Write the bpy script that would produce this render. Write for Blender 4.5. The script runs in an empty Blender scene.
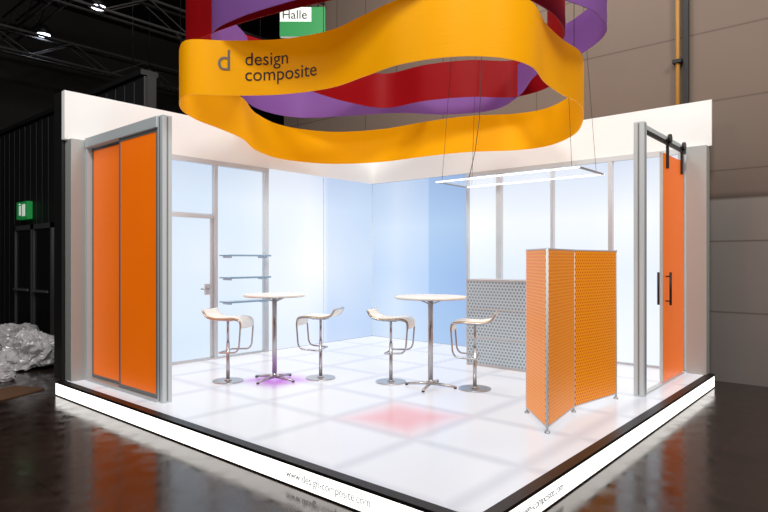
import bpy, bmesh, math, random
from mathutils import Vector, Matrix, noise
random.seed(4)
scene = bpy.context.scene
scene.view_settings.view_transform = 'Standard'
Z0 = 0.18            # stand floor height above the hall floor
W, D = 5.79, 6.1     # stand size
C = bpy.context.collection

# ------------------------------------------------------------------ materials
def lin(c):
    return tuple(((v/255)/12.92 if v/255 <= .04045 else ((v/255+.055)/1.055)**2.4) for v in c)
def setin(n, name, v):
    if name in n.inputs: n.inputs[name].default_value = v
def mat(name, rgb, rough=.5, metal=0, emit=None, es=0, spec=.5, coat=0):
    m = bpy.data.materials.new(name); m.use_nodes = True
    b = m.node_tree.nodes['Principled BSDF']
    setin(b, 'Base Color', (*lin(rgb), 1)); setin(b, 'Roughness', rough); setin(b, 'Metallic', metal)
    setin(b, 'Specular IOR Level', spec); setin(b, 'Coat Weight', coat)
    if emit: setin(b, 'Emission Color', (*lin(emit), 1)); setin(b, 'Emission Strength', es)
    return m
def nodes(m):
    nt = m.node_tree
    return nt, nt.nodes, nt.links, nt.nodes['Principled BSDF']
def pos(m, axis=None):
    nt, N, L, b = nodes(m)
    g = N.new('ShaderNodeNewGeometry')
    if axis is None: return g.outputs['Position']
    s = N.new('ShaderNodeSeparateXYZ'); L.new(g.outputs['Position'], s.inputs[0])
    return s.outputs[axis]
def math_(m, op, a, b_=None, c=None):
    nt, N, L, _ = nodes(m)
    n = N.new('ShaderNodeMath'); n.operation = op
    for i, v in enumerate((a, b_, c)):
        if v is None: continue
        if isinstance(v, (int, float)): n.inputs[i].default_value = v
        else: L.new(v, n.inputs[i])
    return n.outputs[0]
def ramp(m, val, lo, hi, stops):
    nt, N, L, _ = nodes(m)
    mr = N.new('ShaderNodeMapRange'); mr.inputs[1].default_value = lo; mr.inputs[2].default_value = hi
    L.new(val, mr.inputs[0])
    r = N.new('ShaderNodeValToRGB'); L.new(mr.outputs[0], r.inputs[0])
    els = r.color_ramp.elements
    while len(els) < len(stops): els.new(.5)
    for e, (p, c) in zip(els, stops):
        e.position = (p-lo)/(hi-lo); e.color = (*lin(c), 1)
    return r.outputs[0]
def mix(m, f, a, b_, mode='MIX'):
    nt, N, L, _ = nodes(m)
    n = N.new('ShaderNodeMix'); n.data_type = 'RGBA'; n.blend_type = mode
    for i, v in ((0, f), (6, a), (7, b_)):
        if isinstance(v, (int, float)): n.inputs[i].default_value = v
        elif isinstance(v, tuple): n.inputs[i].default_value = (*lin(v), 1)
        else: L.new(v, n.inputs[i])
    return n.outputs[2]
def noise_(m, scale, detail=3):
    nt, N, L, _ = nodes(m)
    n = N.new('ShaderNodeTexNoise'); n.inputs['Scale'].default_value = scale; n.inputs['Detail'].default_value = detail
    L.new(pos(m), n.inputs['Vector']); return n.outputs['Fac']

M_alu = mat('aluminium', (215, 215, 213), .4, .3)
M_frame = mat('frame_grey', (202, 210, 214), .5, .0, emit=(200, 210, 215), es=.08)  # slight emission added so the frames don't go dark against the panels
M_framed = mat('frame_mid_grey', (146, 150, 150), .45, .2)
M_chrome = mat('brushed_steel', (200, 201, 203), .3, .8)
M_white = mat('white_laminate', (246, 246, 244), .35)
M_seat = mat('white_seat', (246, 246, 240), .4, emit=(246, 246, 240), es=.12)
M_black = mat('black_profile', (20, 19, 19), .4)
M_dark = mat('dark_metal', (26, 26, 27), .5)
M_truss = mat('truss_grey', (92, 92, 94), .5, .2)
M_beige = mat('column_beige', (184, 188, 186), .6)
M_fascia = mat('fascia_white', (222, 222, 220), .6, emit=(236, 238, 238), es=.26)  # self-glow brightens the fascia; no lamp inside
M_ply = mat('plywood_edge', (214, 184, 138), .5)
M_text = mat('dark_lettering', (38, 28, 22), .5)
M_textg = mat('grey_lettering', (140, 144, 148), .5, emit=(140, 144, 148), es=.4)
M_orange = mat('orange_panel', (240, 112, 8), .35, emit=(244, 108, 2), es=.46)  # emission lifts the door panels, which are not light sources
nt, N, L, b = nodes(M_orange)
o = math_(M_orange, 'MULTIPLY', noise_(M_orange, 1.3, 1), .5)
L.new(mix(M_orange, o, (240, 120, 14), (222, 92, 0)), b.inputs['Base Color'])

def ribbon_mat(name, rgb, tr, emit):
    m = mat(name, rgb, .5, emit=rgb, es=emit, spec=.2)  # weak emission brightens the ribbons, which hold no lamp
    nt, N, L, b = nodes(m)
    out = N['Material Output']
    t = N.new('ShaderNodeBsdfTranslucent'); t.inputs[0].default_value = (*lin(rgb), 1)
    mx = N.new('ShaderNodeMixShader'); mx.inputs[0].default_value = tr
    w = N.new('ShaderNodeTexNoise'); w.inputs['Scale'].default_value = 60
    bu = N.new('ShaderNodeBump'); bu.inputs['Strength'].default_value = .15; bu.inputs['Distance'].default_value = .01
    L.new(w.outputs['Fac'], bu.inputs['Height']); L.new(bu.outputs[0], b.inputs['Normal'])
    L.new(b.outputs[0], mx.inputs[1]); L.new(t.outputs[0], mx.inputs[2]); L.new(mx.outputs[0], out.inputs[0])
    return m
M_yel = ribbon_mat('yellow_fibreglass', (244, 182, 0), .30, .22)
M_red = ribbon_mat('red_fibreglass', (160, 8, 18), .35, .08)
M_pur = ribbon_mat('purple_fibreglass', (142, 94, 168), .35, .14)

# hex dot pattern ---------------------------------------------------------
def hexdots(m, haxis_vec, pitch, radius, soft):
    """dots on a triangular lattice in the (horizontal, z) plane of the panel (object space)"""
    nt, N, L, b = nodes(m)
    tc = N.new('ShaderNodeTexCoord')
    s = N.new('ShaderNodeSeparateXYZ'); L.new(tc.outputs['Object'], s.inputs[0])
    u = math_(m, 'DIVIDE', s.outputs[haxis_vec], pitch)
    v = math_(m, 'DIVIDE', s.outputs[2], pitch*1.732)
    ds = []
    for off in (0, .5):
        fu = math_(m, 'SUBTRACT', math_(m, 'FRACT', math_(m, 'ADD', u, off)), .5)
        fv = math_(m, 'MULTIPLY', math_(m, 'SUBTRACT', math_(m, 'FRACT', math_(m, 'ADD', v, off)), .5), 1.732)
        ds.append(math_(m, 'SQRT', math_(m, 'ADD', math_(m, 'MULTIPLY', fu, fu), math_(m, 'MULTIPLY', fv, fv))))
    d = math_(m, 'MINIMUM', ds[0], ds[1])
    mr = N.new('ShaderNodeMapRange'); L.new(d, mr.inputs[0])
    mr.inputs[1].default_value = radius-soft; mr.inputs[2].default_value = radius+soft
    return mr.outputs[0]
M_hexo = mat('orange_honeycomb', (245, 150, 16), .4)
nt, N, L, b = nodes(M_hexo)
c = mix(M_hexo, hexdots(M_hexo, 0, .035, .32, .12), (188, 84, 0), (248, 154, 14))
L.new(c, b.inputs['Base Color']); L.new(c, b.inputs['Emission Color']); setin(b, 'Emission Strength', .38)  # added glow in the dot colours; the screen itself is unlit
M_hexg = mat('clear_honeycomb', (150, 165, 172), .3)
nt, N, L, b = nodes(M_hexg)
c = mix(M_hexg, hexdots(M_hexg, 1, .05, .3, .14), (112, 128, 138), (190, 202, 208))
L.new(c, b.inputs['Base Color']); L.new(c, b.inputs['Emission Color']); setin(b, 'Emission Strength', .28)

# back-lit wall panels -------------------------------------------------------
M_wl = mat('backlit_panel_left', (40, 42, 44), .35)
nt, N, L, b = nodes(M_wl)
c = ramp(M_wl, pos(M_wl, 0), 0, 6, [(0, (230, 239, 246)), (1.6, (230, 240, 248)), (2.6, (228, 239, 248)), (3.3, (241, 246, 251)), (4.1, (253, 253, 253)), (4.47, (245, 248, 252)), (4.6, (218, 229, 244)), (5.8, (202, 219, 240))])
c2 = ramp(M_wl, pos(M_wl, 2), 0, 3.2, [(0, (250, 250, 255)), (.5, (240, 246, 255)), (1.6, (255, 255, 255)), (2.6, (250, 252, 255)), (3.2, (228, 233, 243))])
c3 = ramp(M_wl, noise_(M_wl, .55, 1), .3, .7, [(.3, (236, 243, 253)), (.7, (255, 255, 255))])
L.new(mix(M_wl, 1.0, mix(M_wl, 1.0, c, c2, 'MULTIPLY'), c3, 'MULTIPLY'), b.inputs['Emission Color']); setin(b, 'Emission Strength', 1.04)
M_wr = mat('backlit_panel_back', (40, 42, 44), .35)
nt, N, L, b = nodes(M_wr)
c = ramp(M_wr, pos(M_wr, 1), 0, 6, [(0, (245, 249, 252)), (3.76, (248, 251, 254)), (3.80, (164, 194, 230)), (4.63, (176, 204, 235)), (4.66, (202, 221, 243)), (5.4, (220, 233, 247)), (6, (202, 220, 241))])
c2 = ramp(M_wr, pos(M_wr, 2), 0, 3.2, [(0, (255, 255, 255)), (.6, (250, 252, 255)), (1.5, (240, 246, 255)), (2.3, (255, 255, 255)), (3.2, (228, 233, 243))])  # whiter foot paints floor bounce into the panel glow
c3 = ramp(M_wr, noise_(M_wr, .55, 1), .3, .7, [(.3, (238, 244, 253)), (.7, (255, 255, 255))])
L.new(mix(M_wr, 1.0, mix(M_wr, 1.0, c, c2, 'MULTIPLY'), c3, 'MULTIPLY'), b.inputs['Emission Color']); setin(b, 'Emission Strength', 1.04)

# luminous floor ----------------------------------------------------------------
M_fl = mat('luminous_floor', (120, 120, 124), .22, spec=.4)
nt, N, L, b = nodes(M_fl)
def seam(m, axis, offs, size, w):
    p = math_(m, 'DIVIDE', math_(m, 'SUBTRACT', pos(m, axis), offs), size)
    f = math_(m, 'ABSOLUTE', math_(m, 'SUBTRACT', math_(m, 'FRACT', p), .5))
    mr = nodes(m)[1].new('ShaderNodeMapRange'); mr.interpolation_type = 'SMOOTHSTEP'
    nodes(m)[2].new(f, mr.inputs[0]); mr.inputs[1].default_value = .5-w; mr.inputs[2].default_value = .5
    return mr.outputs[0]
sm = math_(M_fl, 'MAXIMUM', seam(M_fl, 0, .08, .95, .12), seam(M_fl, 1, .27, 1.0, .12))
base = mix(M_fl, math_(M_fl, 'MULTIPLY', sm, .5), (237, 237, 240), (196, 198, 209))
base = mix(M_fl, math_(M_fl, 'MULTIPLY', noise_(M_fl, .8, 2), .45), base, (208, 209, 222))
def glow(m, cx, cy, r):
    dx = math_(m, 'ABSOLUTE', math_(m, 'SUBTRACT', pos(m, 0), cx)); dy = math_(m, 'ABSOLUTE', math_(m, 'SUBTRACT', pos(m, 1), cy))
    d = math_(m, 'MAXIMUM', dx, dy)
    mr = nodes(m)[1].new('ShaderNodeMapRange'); mr.interpolation_type = 'SMOOTHSTEP'
    nodes(m)[2].new(d, mr.inputs[0]); mr.inputs[1].default_value = r; mr.inputs[2].default_value = r*.2
    return mr.outputs[0]
base = mix(M_fl, math_(M_fl, 'MULTIPLY', glow(M_fl, 1.5, 1.77, .6), .85), base, (234, 132, 138))
base = mix(M_fl, math_(M_fl, 'MULTIPLY', glow(M_fl, 1.83, 4.05, .5), .9), base, (196, 84, 228))
L.new(base, b.inputs['Emission Color']); setin(b, 'Emission Strength', .72)
L.new(mix(M_fl, sm, (122, 122, 126), (108, 108, 112)), b.inputs['Base Color'])
M_strip = mat('light_strip', (240, 240, 240), .5, emit=(255, 252, 246), es=2.2)
M_lamp = mat('lamp_diffuser', (200, 205, 210), .3, emit=(232, 236, 240), es=.62)
nt, N, L, b = nodes(M_lamp)
tr = N.new('ShaderNodeBsdfTransparent'); mx = N.new('ShaderNodeMixShader'); mx.inputs[0].default_value = .85
L.new(b.outputs[0], mx.inputs[1]); L.new(tr.outputs[0], mx.inputs[2]); L.new(mx.outputs[0], N['Material Output'].inputs[0])
M_lampe = mat('lamp_edge_led', (255, 255, 255), .5, emit=(255, 255, 252), es=1.6)
M_bulb = mat('bulb', (255, 255, 255), .5, emit=(230, 240, 255), es=9)

# hall ------------------------------------------------------------------------
M_hf = mat('hall_floor_dark', (38, 30, 27), .22, spec=.5)
nt, N, L, b = nodes(M_hf)
br = N.new('ShaderNodeTexBrick'); L.new(pos(M_hf), br.inputs['Vector']); br.inputs['Scale'].default_value = 1
br.inputs['Brick Width'].default_value = .6; br.inputs['Row Height'].default_value = .6; br.offset = 0
br.inputs['Mortar Size'].default_value = .006
br.inputs['Color1'].default_value = (*lin((42, 32, 28)), 1); br.inputs['Color2'].default_value = (*lin((34, 27, 24)), 1); br.inputs['Mortar'].default_value = (*lin((12, 10, 9)), 1)
L.new(mix(M_hf, math_(M_hf, 'MULTIPLY', noise_(M_hf, 3, 5), .5), br.outputs[0], (60, 44, 37)), b.inputs['Base Color'])
rr = ramp(M_hf, noise_(M_hf, 6, 6), .3, .7, [(.3, (80, 80, 80)), (.7, (140, 140, 140))])
L.new(rr, b.inputs['Roughness'])
M_hw = mat('hall_wall_panels', (128, 110, 96), .7)
nt, N, L, b = nodes(M_hw)
zb = ramp(M_hw, pos(M_hw, 2), 0, 10, [(0, (126, 120, 118)), (2.50, (138, 131, 127)), (2.52, (60, 50, 45)), (2.62, (112, 96, 86)), (3.9, (124, 107, 95)), (10, (142, 124, 111))])
sv = seam(M_hw, 2, 3.9, .98, .02)
sh = seam(M_hw, 1, .5, 4.2, .006)
q = mix(M_hw, math_(M_hw, 'MULTIPLY', math_(M_hw, 'MAXIMUM', sv, sh), .75), zb, (72, 60, 52))
L.new(mix(M_hw, math_(M_hw, 'MULTIPLY', noise_(M_hw, .7, 3), .35), q, (100, 86, 76)), b.inputs['Base Color'])
M_dw = mat('dark_wall_panels', (28, 28, 31), .55)
M_ceil = mat('hall_ceiling_dark', (14, 14, 15), .9)
M_glassd = mat('dark_glass', (18, 22, 24), .08)
M_green = mat('exit_green', (20, 130, 64), .4, emit=(30, 160, 76), es=.3)
M_wsign = mat('sign_white', (235, 240, 235), .5, emit=(225, 235, 225), es=.5)
M_rsign = mat('sign_red', (190, 60, 45), .5, emit=(190, 60, 45), es=.4)
M_ypole = mat('yellow_pole', (180, 130, 56), .5)

# ------------------------------------------------------------------ geometry helpers
def empty(name, loc=(0, 0, 0), rz=0):
    e = bpy.data.objects.new(name, None); C.objects.link(e); e.location = loc; e.rotation_euler = (0, 0, rz)
    e.empty_display_size = .2
    return e
def obj(name, me, m=None, parent=None):
    o = bpy.data.objects.new(name, me); C.objects.link(o)
    if m: me.materials.append(m)
    if parent: o.parent = parent
    return o
def box(name, lo, hi, m, parent=None, bevel=0):
    lo, hi = Vector(lo), Vector(hi)
    lo, hi = Vector(map(min, zip(lo, hi))), Vector(map(max, zip(lo, hi)))
    c, s = (lo+hi)/2, hi-lo
    me = bpy.data.meshes.new(name); bm = bmesh.new(); bmesh.ops.create_cube(bm, size=1)
    for v in bm.verts: v.co = Vector((v.co.x*s.x, v.co.y*s.y, v.co.z*s.z))
    if bevel: bmesh.ops.bevel(bm, geom=bm.edges[:], offset=bevel, segments=2, affect='EDGES', profile=.5)
    bm.to_mesh(me); bm.free()
    o = obj(name, me, m, parent); o.location = c
    return o
def cyl(name, p0, p1, r, m, parent=None, r2=None, seg=24):
    p0, p1 = Vector(p0), Vector(p1); d = p1-p0
    me = bpy.data.meshes.new(name); bm = bmesh.new()
    bmesh.ops.create_cone(bm, cap_ends=True, segments=seg, radius1=r, radius2=r if r2 is None else r2, depth=d.length)
    for f in bm.faces: f.smooth = len(f.verts) == 4
    bm.to_mesh(me); bm.free()
    o = obj(name, me, m, parent); o.location = (p0+p1)/2
    o.rotation_euler = d.to_track_quat('Z', 'Y').to_euler()
    return o
def tube(name, pts, r, m, parent=None, cyclic=False):
    cu = bpy.data.curves.new(name, 'CURVE'); cu.dimensions = '3D'; cu.bevel_depth = r; cu.bevel_resolution = 3
    sp = cu.splines.new('POLY'); sp.points.add(len(pts)-1)
    for p, q in zip(sp.points, pts): p.co = (*q, 1)
    sp.use_cyclic_u = cyclic
    cu.use_fill_caps = True
    cu.materials.append(m)
    o = bpy.data.objects.new(name, cu); C.objects.link(o)
    if parent: o.parent = parent
    return o
def fillet(pts, r, n=6):
    pts = [Vector(p) for p in pts]; out = [pts[0]]
    for a, b_, c in zip(pts, pts[1:], pts[2:]):
        u = (a-b_).normalized(); v = (c-b_).normalized()
        rr = min(r, (a-b_).length*.48, (c-b_).length*.48)
        p, q = b_+u*rr, b_+v*rr
        for i in range(n+1):
            t = i/n; out.append(p*(1-t)**2+b_*2*t*(1-t)+q*t*t)
    out.append(pts[-1]); return out
def text_mesh(body, size, spacing=1.0, extrude=.002):
    cu = bpy.data.curves.new('lettering', 'FONT'); cu.body = body; cu.size = size; cu.extrude = extrude; cu.space_line = .95
    cu.space_character = spacing
    o = bpy.data.objects.new('tmp', cu); C.objects.link(o)
    dg = bpy.context.evaluated_depsgraph_get(); dg.update()
    me = bpy.data.meshes.new_from_object(o.evaluated_get(dg)); bpy.data.objects.remove(o)
    me.materials.clear()
    return me

# ------------------------------------------------------------------ hall shell
box('floor', (-16, -14, -.1), (22, 22, 0), M_hf)
box('ceiling', (-16, -14, 10), (22, 22, 10.2), M_ceil)
box('wall_right', (6.35, -14, 0), (6.6, 9.4, 10), M_hw)
box('wall_back', (-16, 19, 0), (22, 19.3, 10), mat('far_wall', (40, 37, 36), .8))
box('wall_far_right', (16, 9.4, 0), (16.3, 19, 10), M_ceil)
lw = empty('wall_left')
for i in range(26):
    t = 6.9+i*.32
    box(f'cladding_{i}', (1.55, t, 0), (1.6, t+.3, 4.5), M_dw, lw, .008)
box('backing', (1.6, 6.9, 0), (1.75, 15.2, 4.52), M_dw, lw)
box('cap', (1.5, 6.9, 4.52), (1.78, 15.2, 4.6), M_dark, lw)
# glazed hall door
dd = empty('door_1')
for k, (a, c_) in enumerate(((10.35, 11.35), (11.4, 12.4))):
    box(f'glass_{k}', (1.5, a+.06, .12), (1.52, c_-.06, 2.3), M_glassd, dd)
    box(f'stile_{k}a', (1.47, a, .02), (1.545, a+.06, 2.4), M_truss, dd)
    box(f'stile_{k}b', (1.47, c_-.06, .02), (1.545, c_, 2.4), M_truss, dd)
    box(f'top_rail_{k}', (1.47, a, 2.3), (1.545, c_, 2.4), M_truss, dd)
    box(f'bottom_rail_{k}', (1.47, a, .02), (1.545, c_, .12), M_truss, dd)
    box(f'push_bar_{k}', (1.42, a+.1, 1.05), (1.45, c_-.1, 1.09), M_chrome, dd)
ex = empty('exit_sign')
box('case', (1.42, 11.5, 2.52), (1.53, 12.1, 2.88), M_green, ex, .01)
box('figure', (1.412, 11.85, 2.60), (1.42, 11.93, 2.80), M_wsign, ex)
box('doorway', (1.412, 11.6, 2.58), (1.42, 11.76, 2.82), M_wsign, ex)
tube('figure_head', [(1.415, 11.89, 2.82), (1.415, 11.89, 2.84)], .02, M_wsign, ex)

# roof trusses
def truss(name, p0, p1, h=.6, w=.35, n=14):
    e = empty(name); p0, p1 = Vector(p0), Vector(p1); d = (p1-p0); sd = d.cross(Vector((0, 0, 1))).normalized()*w/2
    up = Vector((0, 0, h))
    ch = [(-sd, 0), (sd, 0), (-sd, 1), (sd, 1)]
    for i, (o_, u) in enumerate(ch):
        cyl(f'chord_{i}', p0+o_+up*u, p1+o_+up*u, .035, M_truss, e, seg=10)
    for sgn in (-1, 1):
        z = []
        for i in range(n+1):
            z.append(p0+d*i/n+sd*sgn+(up if i % 2 else Vector()))
        tube(f'lacing_{sgn}', z, .02, M_truss, e)
    return e
truss('roof_truss', (-9, 8, 7.4), (6.2, 8, 7.4))
truss('roof_truss', (-10, 12, 7.4), (14, 12, 7.4), n=22)
truss('roof_truss', (-10, 16.5, 7.4), (14, 16.5, 7.4), n=22)
truss('roof_truss', (-1.5, 6, 8.4), (-1.5, 18.5, 8.4))
truss('roof_truss', (3.2, 6, 8.4), (3.2, 18.5, 8.4))
# lamps in the hall roof
CA, SA = .6536, .7570
def plan(X, d): return Vector((CA*X+SA*d-2.841, -SA*X+CA*d-1.745))   # site-survey frame -> stand grid
for k, (X, d, z) in enumerate([(-9.7, 16.7, 8.1), (-7.3, 15.0, 8.15), (-7.0, 17.5, 7.2)]):
    p = plan(X, d)
    e = empty('high_bay_lamp', (p.x, p.y, z))
    cyl('shade', (0, 0, 0), (0, 0, .25), .2, M_dark, e, .1); cyl('bulb', (0, 0, -.02), (0, 0, .01), .17, M_bulb, e)
    cyl('rod', (0, 0, .25), (0, 0, 10-z), .01, M_dark, e, seg=8)
# hall pipe
yp = empty('yellow_downpipe')
cyl('pipe', (6.28, .56, 0), (6.28, .56, 10), .03, M_ypole, yp)
for z in (3.3, 4.5, 7): box('bracket', (6.22, .5, z), (6.345, .62, z+.05), M_dark, yp)
box('conduit', (6.28, .42, 0), (6.34, .49, 10), M_dark, yp)
# hanging direction sign
hs = empty('hall_direction_sign', (5.1, 7.35, 6.52), math.radians(-49))
box('board', (-.42, -.05, -.3), (.22, .05, .3), M_wsign, hs, .01)
box('green_field', (-.42, -.06, -.3), (.22, -.05, -.0), M_green, hs)
box('green_side', (.22, -.05, -.3), (.5, .05, .3), M_green, hs)
tm = text_mesh('Halle', .25); o = obj('lettering', tm, M_text, hs); o.rotation_euler = (math.pi/2, 0, 0); o.location = (-.38, -.055, .06)
for x in (-.35, .35): cyl('hanger', (x, 0, .3), (x, 0, 3.48), .012, M_dark, hs, seg=8)
rs = empty('fire_point_sign', (4.3, 12.9, 5.93), math.radians(-60))
box('board', (-.18, -.03, -.23), (.18, .03, .23), M_wsign, rs, .01)
cyl('disc', (0, -.045, 0), (0, -.03, 0), .15, M_rsign, rs)
cyl('hanger', (0, 0, .23), (0, 0, 4.07), .015, M_dark, rs, seg=8)

# ------------------------------------------------------------------ platform
pf = empty('floor_platform')
box('core', (.03, .03, 0), (W+.05, D-.03, Z0-.03), M_white, pf)
box('luminous_deck', (.09, .09, Z0-.03), (W, D-.1, Z0), M_fl, pf)
box('edge_profile_left', (0, 0, Z0-.025), (.09, D, Z0), M_black, pf)
box('edge_profile_front', (.09, 0, Z0-.025), (W+.06, .09, Z0), M_black, pf)
box('light_strip_left', (.005, .005, .012), (.03, D, Z0-.025), M_strip, pf)
box('light_strip_front', (.03, .005, .012), (W+.06, .03, Z0-.025), M_strip, pf)
box('strip_foot', (0, 0, 0), (W+.06, .03, .012), M_black, pf)
box('strip_foot_left', (0, .03, 0), (.03, D, .012), M_black, pf)
tm = text_mesh('www.design-composite.com', .085)
w = max(v.co.x for v in tm.vertices)
o = obj('lettering_left', tm, M_textg, pf)
o.matrix_local = Matrix(((0, 0, -1, .003), (-.85/w, 0, 0, 1.68), (0, 1, 0, .06), (0, 0, 0, 1)))
tm = text_mesh('www.design-composite.com', .085)
o = obj('lettering_right', tm, M_textg, pf)
o.matrix_local = Matrix(((.85/w, 0, 0, .27), (0, 0, -1, .003), (0, 1, 0, .06), (0, 0, 0, 1)))

# ------------------------------------------------------------------ left back-lit partition (plane y = 6)
YL = 6.0
T = Z0+3.0; TT = Z0+3.6
pl = empty('partition_wall_left')
box('backing', (.1, YL+.05, Z0), (W+.1, YL+.1, T), M_white, pl)
for i, (a, c_) in enumerate(((.35, 1.30), (1.36, 2.17), (2.24, 3.11), (3.19, 4.47), (4.49, W))):
    if i == 1:
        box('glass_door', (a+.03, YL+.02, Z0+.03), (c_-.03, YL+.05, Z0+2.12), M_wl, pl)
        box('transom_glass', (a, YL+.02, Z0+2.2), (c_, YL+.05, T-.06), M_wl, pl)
        box('transom', (a, YL-.02, Z0+2.12), (c_, YL+.04, Z0+2.17), M_frame, pl)
        box('door_stile_l', (a, YL, Z0+.02), (a+.035, YL+.04, Z0+2.12), M_frame, pl)
        box('door_stile_r', (c_-.035, YL, Z0+.02), (c_, YL+.04, Z0+2.12), M_frame, pl)
        box('door_rail', (a, YL, Z0+.0), (c_, YL+.04, Z0+.04), M_frame, pl)
        box('lock_plate', (c_-.13, YL-.01, Z0+.98), (c_-.05, YL+.02, Z0+1.14), M_alu, pl)
        cyl('lever', (c_-.09, YL-.05, Z0+1.07), (c_-.23, YL-.05, Z0+1.07), .011, M_chrome, pl)
        cyl('lever_stem', (c_-.09, YL-.05, Z0+1.07), (c_-.09, YL, Z0+1.07), .01, M_chrome, pl)
    else:
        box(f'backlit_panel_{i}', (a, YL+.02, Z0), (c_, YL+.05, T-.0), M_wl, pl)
for x, wd in ((1.33, .05), (2.205, .05), (3.15, .08)):
    box('mullion', (x-wd/2, YL-.05, Z0), (x+wd/2, YL+.03, T-.07), M_frame, pl, .004)
box('joint', (4.476, YL+.015, Z0), (4.481, YL+.03, T), M_frame, pl)
box('head_rail', (.35, YL-.052, T-.07), (3.19, YL+.03, T), M_frame, pl)
box('sill', (.35, YL-.02, Z0), (3.19, YL+.03, Z0+.03), M_frame, pl)
box('fascia', (.06, YL-.03, T), (W, YL+.06, TT), M_fascia, pl)
box('fascia_rear', (.06, YL+.06, Z0), (.16, YL+.3, TT), M_dark, pl)
box('end_column', (.1, YL-.12, Z0), (.33, YL+.08, T), M_beige, pl, .006)
M_shelf = mat('glass_shelf', (130, 160, 182), .15, emit=(130, 160, 182), es=.2)
for k, z in enumerate((.85, 1.22, 1.56)):
    sh_ = empty('wall_shelf')
    box('shelf_board', (2.30, YL-.24, Z0+z), (3.08, YL+.02, Z0+z+.018), M_shelf, sh_)
    box('shelf_edge', (2.30, YL-.25, Z0+z-.004), (3.08, YL-.24, Z0+z+.022), M_shelf, sh_)
    for x in (2.36, 3.02): box('bracket', (x, YL-.2, Z0+z-.03), (x+.015, YL+.02, Z0+z), M_frame, sh_)

# ------------------------------------------------------------------ back/right partition
pr = empty('partition_wall_right')
box('backing', (W+.05, .1, Z0), (W+.1, YL+.1, T), M_white, pr)
ts = [(.42, 1.30), (1.36, 2.20), (2.25, 3.11), (3.21, 3.76), (3.79, 4.64), (4.65, YL+.02)]
for i, (a, c_) in enumerate(ts):
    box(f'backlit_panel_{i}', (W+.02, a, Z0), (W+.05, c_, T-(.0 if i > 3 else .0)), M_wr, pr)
for t, wd in ((.39, .06), (1.33, .06), (2.225, .05), (3.16, .1), (3.775, .03)):
    box('mullion', (W-.05, t-wd/2, Z0), (W+.03, t+wd/2, T-.07), M_frame, pr, .004)
box('head_rail', (W-.052, .36, T-.07), (W+.03, 3.79, T), M_frame, pr)
box('sill', (W-.02, .36, Z0), (W+.03, 3.79, Z0+.03), M_frame, pr)
box('fascia', (W-.03, .02, T), (W+.0, YL-.03, TT), M_fascia, pr)
box('end_column', (W-.12, .06, Z0), (W+.05, .3, T), M_beige, pr, .006)

# ------------------------------------------------------------------ left sliding door (plane x = .32)
def post(parent, x, y, wdt=.11, h=3.02):
    box('post', (x-wdt/2, y-wdt/2, Z0), (x+wdt/2, y+wdt/2, Z0+h), M_frame, parent, .008)
    for sx in (-1, 1):
        box('post_groove', (x+sx*(wdt/2+.001)-.003, y-.008, Z0+.02), (x+sx*(wdt/2+.001)+.003, y+.008, Z0+h-.02), M_framed, parent)
        box('post_groove', (x-.008, y+sx*(wdt/2+.001)-.003, Z0+.02), (x+.008, y+sx*(wdt/2+.001)+.003, Z0+h-.02), M_framed, parent)
sl = empty('sliding_door')
post(sl, .33, 4.05)
box('head_track', (.26, 4.1, Z0+2.9), (.40, 5.88, Z0+3.02), M_frame, sl, .006)
box('sill_track', (.26, 4.1, Z0), (.40, 5.88, Z0+.035), M_alu, sl)
box('jamb', (.27, 5.83, Z0+.035), (.39, 5.88, Z0+2.9), M_frame, sl)
for k, (a, c_, x) in enumerate(((4.11, 4.99, .30), (4.95, 5.83, .35))):
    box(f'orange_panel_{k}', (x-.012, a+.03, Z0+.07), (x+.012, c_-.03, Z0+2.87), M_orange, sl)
    for q in (a, c_-.03): box('panel_stile', (x-.02, q, Z0+.04), (x+.02, q+.03, Z0+2.9), M_framed, sl)
    for z in (.04, 2.86): box('panel_rail', (x-.018, a, Z0+z), (x+.018, c_, Z0+z+.035), M_framed, sl)

# ------------------------------------------------------------------ right barn-style sliding door (plane y = .34)
sr = empty('barn_sliding_door')
post(sr, 3.9, .34)
box('rail', (3.95, .30, Z0+2.9), (5.65, .32, Z0+2.95), M_dark, sr)
box('rail_carrier', (3.9, .33, Z0+2.96), (5.65, .39, Z0+3.02), M_frame, sr)
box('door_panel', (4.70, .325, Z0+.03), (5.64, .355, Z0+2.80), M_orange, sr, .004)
box('door_edge', (4.685, .322, Z0+.03), (4.70, .358, Z0+2.80), M_alu, sr)
for x in (4.85, 5.5):
    box('strap', (x-.025, .30, Z0+2.62), (x+.025, .325, Z0+2.98), M_dark, sr)
    cyl('roller', (x, .27, Z0+2.98), (x, .30, Z0+2.98), .055, M_dark, sr)
for sgn in (-1, 1):
    y = .34+sgn*.07
    cyl('handle', (4.82, y, Z0+.95), (4.82, y, Z0+1.35), .014, M_dark, sr)
    for z in (1.0, 1.3): cyl('handle_stem', (4.82, .34, Z0+z), (4.82, y, Z0+z), .009, M_dark, sr, seg=10)
box('floor_guide', (3.95, .31, Z0), (5.64, .37, Z0+.015), M_alu, sr)

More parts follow.
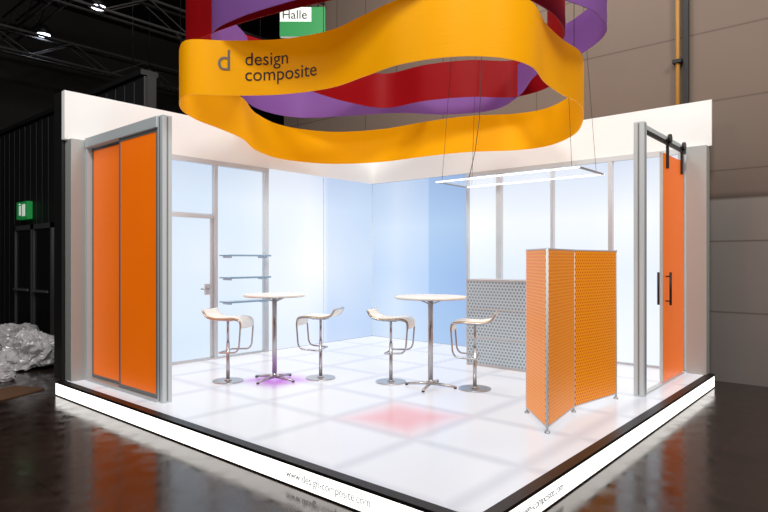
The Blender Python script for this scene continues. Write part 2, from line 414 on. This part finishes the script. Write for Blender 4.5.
# ------------------------------------------------------------------ folding orange screen
fs = empty('folding_screen')
pts = [(2.43, .95), (1.93, .505), (2.76, .62), (3.60, .50)]
for k in range(3):
    a, c_ = Vector((*pts[k], 0)), Vector((*pts[k+1], 0)); d = c_-a; l = d.length; ang = math.atan2(d.y, d.x)
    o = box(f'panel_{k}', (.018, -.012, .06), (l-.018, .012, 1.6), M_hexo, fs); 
    mid = (a+c_)/2; o.location = (mid.x, mid.y, Z0+.83); o.rotation_euler = (0, 0, ang)
    for z in (.05, 1.59):
        o = box('rail', (0, -.014, 0), (l, .014, .012), M_frame, fs); o.location = (mid.x, mid.y, Z0+z+.007); o.rotation_euler = (0, 0, ang)
for k, p in enumerate(pts):
    cyl(f'pole_{k}', (p[0], p[1], Z0), (p[0], p[1], Z0+1.61), .012, M_frame, fs)
    cyl(f'foot_{k}', (p[0], p[1], Z0), (p[0], p[1], Z0+.015), .025, M_chrome, fs)

# ------------------------------------------------------------------ honeycomb counter
rc = empty('honeycomb_counter')
x0, x1, y0, y1 = 4.3, 4.75, 1.35, 2.85
box('front_panel', (x0, y0+.02, Z0+.04), (x0+.03, y1-.02, Z0+1.2), M_hexg, rc)
o = box('side_panel_a', (x0+.03, y0, Z0+.04), (x1, y0+.03, Z0+1.2), M_white, rc)
o = box('side_panel_b', (x0+.03, y1-.03, Z0+.04), (x1, y1, Z0+1.2), M_white, rc)
box('top', (x0-.01, y0-.01, Z0+1.2), (x1, y1+.01, Z0+1.225), M_alu, rc, .004)
box('plinth', (x0+.01, y0+.01, Z0), (x1-.02, y1-.01, Z0+.04), M_alu, rc)
box('inner_shelf', (x0+.03, y0+.03, Z0+.6), (x1, y1-.03, Z0+.62), M_white, rc)
for z in (.40, .80): box('joint_rail', (x0-.006, y0, Z0+z), (x0+.01, y1, Z0+z+.014), M_alu, rc)
for y in (y0, y1-.02): box('corner_trim', (x0-.008, y, Z0), (x0+.03, y+.02, Z0+1.2), M_alu, rc)

# ------------------------------------------------------------------ bar tables
def bar_table(loc, r, rz):
    e = empty('bar_table', (*loc, Z0), rz)
    o = cyl('table_top', (0, 0, 1.05), (0, 0, 1.072), r, M_seat, e, seg=64)
    cyl('top_edge', (0, 0, 1.044), (0, 0, 1.052), r-.006, M_alu, e, seg=64)
    cyl('column', (0, 0, .03), (0, 0, 1.04), .03, M_chrome, e)
    cyl('collar', (0, 0, .03), (0, 0, .09), .04, M_chrome, e, .03)
    cyl('top_plate', (0, 0, 1.02), (0, 0, 1.044), .09, M_chrome, e)
    for k in range(4):
        a = k*math.pi/2; c_, s = math.cos(a), math.sin(a)
        cyl(f'foot_{k}', (c_*.02, s*.02, .045), (c_*.31, s*.31, .018), .022, M_chrome, e, .014, seg=12)
        cyl(f'glide_{k}', (c_*.3, s*.3, 0), (c_*.3, s*.3, .015), .018, M_dark, e, seg=12)
        tube(f'table_brace_{k}', [(c_*.02, s*.02, .98), (c_*.16, s*.16, 1.035)], .008, M_chrome, e)
bar_table((1.82, 4.09), .385, math.radians(10))
bar_table((2.77, 2.37), .42, math.radians(20))

# ------------------------------------------------------------------ bar stools
def bar_stool(loc, face):
    e = empty('bar_stool', (*loc, Z0), face)
    cyl('base_disc', (0, 0, 0), (0, 0, .012), .19, M_chrome, e, .185, seg=48)
    cyl('base_cone', (0, 0, .012), (0, 0, .03), .05, M_chrome, e, .026)
    cyl('outer_column', (0, 0, .02), (0, 0, .48), .022, M_chrome, e)
    cyl('gas_lift', (0, 0, .48), (0, 0, .765), .016, M_chrome, e)
    box('seat_mount', (-.09, -.07, .750), (.09, .07, .763), M_chrome, e)
    w = .175
    prof = [(-.24, .865), (-.20, .80), (-.09, .772), (.06, .778), (.15, .785), (.245, .765), (.255, .70), (.235, .44), (.195, .385), (.01, .375)]
    P = fillet([(x, 0, z) for x, z in prof], .06, 4)
    left = [(p.x, -w, p.z) for p in P]; right = [(p.x, w, p.z) for p in P]
    loop = fillet([left[-1], (-.03, -w, .375), (-.03, w, .375), right[-1]], .03, 4)
    back = fillet([right[0], (-.25, w, .885), (-.25, -w, .885), left[0]], .03, 4)
    tube('steel_loop', left+[tuple(p) for p in loop]+right[::-1]+[tuple(p) for p in back], .0105, M_chrome, e, True)
    S = [p for p in P if p.z > .66]
    S = [Vector((-.25, 0, .885))]+S
    me = bpy.data.meshes.new('seat'); bm = bmesh.new(); rows = []
    for p in S:
        row = []
        for j in range(9):
            y = -w+.004+(2*w-.008)*j/8
            dip = -.008*(1-(y/w)**2)
            row.append(bm.verts.new((p.x, y, p.z+.010+dip)))
        rows.append(row)
    for a, c_ in zip(rows, rows[1:]):
        for j in range(8):
            f = bm.faces.new((a[j], c_[j], c_[j+1], a[j+1])); f.smooth = True
    bm.normal_update(); bm.to_mesh(me); bm.free()
    o = obj('seat_shell', me, M_seat, e); me.materials.append(M_ply)
    md = o.modifiers.new('t', 'SOLIDIFY'); md.thickness = .024; md.offset = 0; md.material_offset_rim = 1
    return e
bar_stool((1.39, 4.46), math.radians(-62))
bar_stool((2.27, 3.73), math.radians(116))
bar_stool((2.67, 2.90), math.radians(-66))
bar_stool((3.01, 1.91), math.radians(116))

# ------------------------------------------------------------------ pendant light panel
pd = empty('pendant_light_panel')
cx, cy, z = 4.36, 2.1, Z0+2.6
box('frame_a', (cx-.4, cy-1.05, z), (cx-.385, cy+1.05, z+.018), M_lampe, pd)
box('frame_b', (cx+.385, cy-1.05, z), (cx+.4, cy+1.05, z+.018), M_lampe, pd)
box('frame_c', (cx-.385, cy-1.05, z), (cx+.385, cy-1.02, z+.018), M_framed, pd)
box('frame_d', (cx-.385, cy+1.02, z), (cx+.385, cy+1.05, z+.018), M_framed, pd)
box('diffuser', (cx-.385, cy-1.02, z+.006), (cx+.385, cy+1.02, z+.012), M_lamp, pd)
for sx in (-1, 1):
    for sy in (-1, 1): cyl('cable', (cx+sx*.39, cy+sy*.95, z+.01), (cx+sx*.1, cy+sy*.5, 10), .0025, M_dark, pd, seg=6)
tube('power_cable', [(cx-.39, cy+.5, z+.02), (cx-.3, cy+.46, z+.4), (cx-.12, cy+.5, z+.9), (cx-.05, cy+.5, z+2), (cx-.1, cy+.5, 10)], .005, M_dark, pd)

# ------------------------------------------------------------------ overhead ribbon sculpture
rc_ = empty('hanging_ribbon_sculpture')
def spline(ctrl, n=14):
    out = []; m = len(ctrl)
    for i in range(m):
        p0, p1, p2, p3 = (ctrl[(i+k-1) % m] for k in range(4))
        for j in range(n):
            t = j/n
            out.append(.5*((2*p1)+(p2-p0)*t+(2*p0-5*p1+4*p2-p3)*t*t+(-p0+3*p1-3*p2+p3)*t**3))
    return out
def ribbon(name, ctrl, zb, h, m):
    P = spline([plan(*c_) for c_ in ctrl])
    me = bpy.data.meshes.new(name); bm = bmesh.new()
    n = len(P); ring = []
    for i, p in enumerate(P):
        t = (P[(i+1) % n]-P[i-1]).normalized(); nn = Vector((t.y, -t.x))*.006
        ring.append([bm.verts.new((p.x+nn.x*s, p.y+nn.y*s, z)) for s, z in ((1, zb), (1, zb+h), (-1, zb+h), (-1, zb))])
    for i in range(n):
        a, c_ = ring[i], ring[(i+1) % n]
        for k in range(4):
            f = bm.faces.new((a[k], c_[k], c_[(k+1) % 4], a[(k+1) % 4])); f.smooth = True
    bm.edges.ensure_lookup_table()
    vi = {v: (i, k) for i, r in enumerate(ring) for k, v in enumerate(r)}
    for e in bm.edges:
        if vi[e.verts[0]][1] == vi[e.verts[1]][1]: e.smooth = False
    bmesh.ops.recalc_face_normals(bm, faces=bm.faces)
    bm.to_mesh(me); bm.free()
    o = obj(name, me, m, rc_)
    for i in range(0, n, max(1, n//7)):
        cyl('suspension_wire', (P[i].x, P[i].y, zb+h-.02), (P[i].x, P[i].y, 10), .003, M_dark, rc_, seg=6)
    return P
yel = [(-2.10, 6.05), (-1.93, 5.85), (-1.55, 5.88), (-1.03, 5.84), (-.52, 5.62), (-.17, 5.26), (.13, 4.95), (.54, 4.76), (.95, 4.78), (1.26, 5.0), (1.5, 5.45), (1.78, 5.85), (2.10, 6.25), (2.37, 7.0), (2.50, 7.75), (2.38, 8.45), (2.0, 8.8), (1.31, 8.95), (.7, 9.3), (-.07, 9.87), (-.93, 10.05), (-1.65, 9.6), (-1.92, 8.8), (-1.92, 8.0), (-2.05, 7.4), (-2.2, 6.9), (-2.22, 6.45)]
ZY = Z0+1.5+1.65
PY = ribbon('yellow_ribbon', yel, ZY, .55, M_yel)
red = [(-2.12, 6.7), (-2.14, 6.35), (-1.85, 6.05), (-1.45, 5.75), (-.95, 5.45), (-.35, 5.15), (.3, 4.85), (.9, 4.95), (1.5, 5.4), (1.85, 6.0), (1.85, 6.6), (2.05, 7.2), (2.2, 7.8), (1.85, 8.3), (1.2, 8.3), (.6, 8.5), (.0, 8.9), (-.6, 8.5), (-1.1, 7.9), (-1.7, 7.4)]
ribbon('red_ribbon', red, ZY+.66, .52, M_red)
pur = [(-1.80, 6.4), (-1.74, 5.95), (-1.4, 5.6), (-.95, 5.3), (-.4, 5.0), (.25, 4.7), (1.0, 4.8), (1.6, 5.2), (2.0, 5.5), (2.26, 6.0), (2.17, 6.7), (1.9, 7.3), (1.9, 8.2), (1.7, 9.0), (1.0, 9.3), (.2, 9.2), (-.6, 9.4), (-1.4, 9.5), (-1.9, 9.0), (-2.0, 8.2), (-1.7, 7.3)]
ribbon('purple_ribbon', pur, ZY+.66, .44, M_pur)
# curved lettering on the front of the yellow ribbon
seg = []; acc = 0
for a, c_ in zip(PY, PY[1:]):
    seg.append((acc, a, c_)); acc += (c_-a).length
def on_curve(s):
    for q, a, c_ in seg:
        l = (c_-a).length
        if q <= s <= q+l:
            t = (c_-a).normalized(); n = Vector((t.y, -t.x)); return a+t*(s-q), n
    return a, n
def wrap_text(body, size, s0, z, m):
    me = text_mesh(body, size, 1.0, .001)
    bm = bmesh.new(); bm.from_mesh(me)
    for v in bm.verts:
        p, n = on_curve(s0+v.co.x)
        q = p+n*(.011+v.co.z)
        v.co = Vector((q.x, q.y, z+v.co.y))
    bm.to_mesh(me); bm.free()
    obj('lettering', me, m, rc_)
s_start = next(q for q, a, c_ in seg if (CA*(a.x+2.841)-SA*(a.y+1.745)) > -1.70)
wrap_text('d', .30, s_start, ZY+.25, mat('logo_grey', (120, 108, 90), .5))
wrap_text('design', .185, s_start+.28, ZY+.30, M_text)
wrap_text('composite', .185, s_start+.28, ZY+.145, M_text)

# ------------------------------------------------------------------ rubbish heap by the wall
M_plastic = mat('plastic_film', (205, 202, 204), .25, spec=.7)
M_card = mat('cardboard', (110, 80, 58), .8)
def crumple(name, c_, s, m, seed):
    me = bpy.data.meshes.new(name); bm = bmesh.new(); bmesh.ops.create_icosphere(bm, subdivisions=5, radius=1)
    off = Vector((seed*3.1, seed*1.7, seed))
    for v in bm.verts:
        p = v.co.copy()
        k = 1+.3*noise.noise(p*1.4+off)-.25*abs(noise.noise(p*2.6+off))-.16*abs(noise.noise(p*6+off))+.02*noise.noise(p*16+off)
        q = Vector((p.x*s[0]*k, p.y*s[1]*k, max(p.z, -.35)*s[2]*k)); v.co = q
    zmin = min(v.co.z for v in bm.verts)
    for v in bm.verts: v.co.z = v.co.z-zmin
    bm.to_mesh(me); bm.free(); o = obj(name, me, m); o.location = c_
    return o
def P3(X, d): p = plan(X, d); return (p.x, p.y, 0)
for k, (X, d, s) in enumerate([(-5.5, 9.2, (.5, .42, .42)), (-6.4, 9.1, (.36, .42, .26)), (-6.5, 10.3, (.5, .4, .42)), (-5.45, 8.15, (.34, .26, .14))]):
    crumple('plastic_bag', P3(X, d), s, M_plastic, k+1)
for k, (X, d, r) in enumerate([(-4.75, 7.35, .4), (-5.6, 7.2, 1.0)]):
    p = P3(X, d); o = box('cardboard_sheet', (-.35, -.25, 0), (.35, .25, .02), M_card); o.location = (p[0], p[1], .01); o.rotation_euler = (0, 0, r)

# ------------------------------------------------------------------ lights
def area(name, loc, target, size, power, col=(1, 1, 1)):
    l = bpy.data.lights.new(name, 'AREA'); l.size = size; l.energy = power; l.color = col
    o = bpy.data.objects.new(name, l); C.objects.link(o); o.location = loc
    o.rotation_euler = (Vector(target)-Vector(loc)).to_track_quat('-Z', 'Y').to_euler()
area('hall_fill_front', (-2.5, -1.5, 8.5), (2.2, 2.4, 3.0), 1.2, 430, (1, .98, .95))  # unseen fill lamp added to brighten the ribbons
area('hall_fill_side', (1.0, -5, 8.5), (6.3, 0, 3.5), 2, 400, (1, .92, .84))  # added out-of-view fill for the right hall wall
area('hall_fill_top', (2.8, 3, 9.5), (2.8, 3, 0), 2.5, 340, (1, .98, .95))  # overhead fill added to light seats and stand from above
area('hall_fill_rear', (-6, 4, 8.5), (0, 7, 2.5), 1.5, 200, (1, .96, .92))  # extra unseen fill for the left side of the hall
w = bpy.data.worlds.new('hall_ambient'); scene.world = w; w.use_nodes = True
w.node_tree.nodes['Background'].inputs[0].default_value = (.9, .87, .84, 1); w.node_tree.nodes['Background'].inputs[1].default_value = .03

# ------------------------------------------------------------------ camera
cam = bpy.data.cameras.new('camera'); co = bpy.data.objects.new('camera', cam); C.objects.link(co)
co.location = (-2.841, -1.745, Z0+1.5); co.rotation_euler = (math.radians(90), 0, math.radians(-49.2))
cam.sensor_width = 36; cam.lens = 27.47; cam.shift_y = .0052; cam.clip_end = 100
scene.camera = co
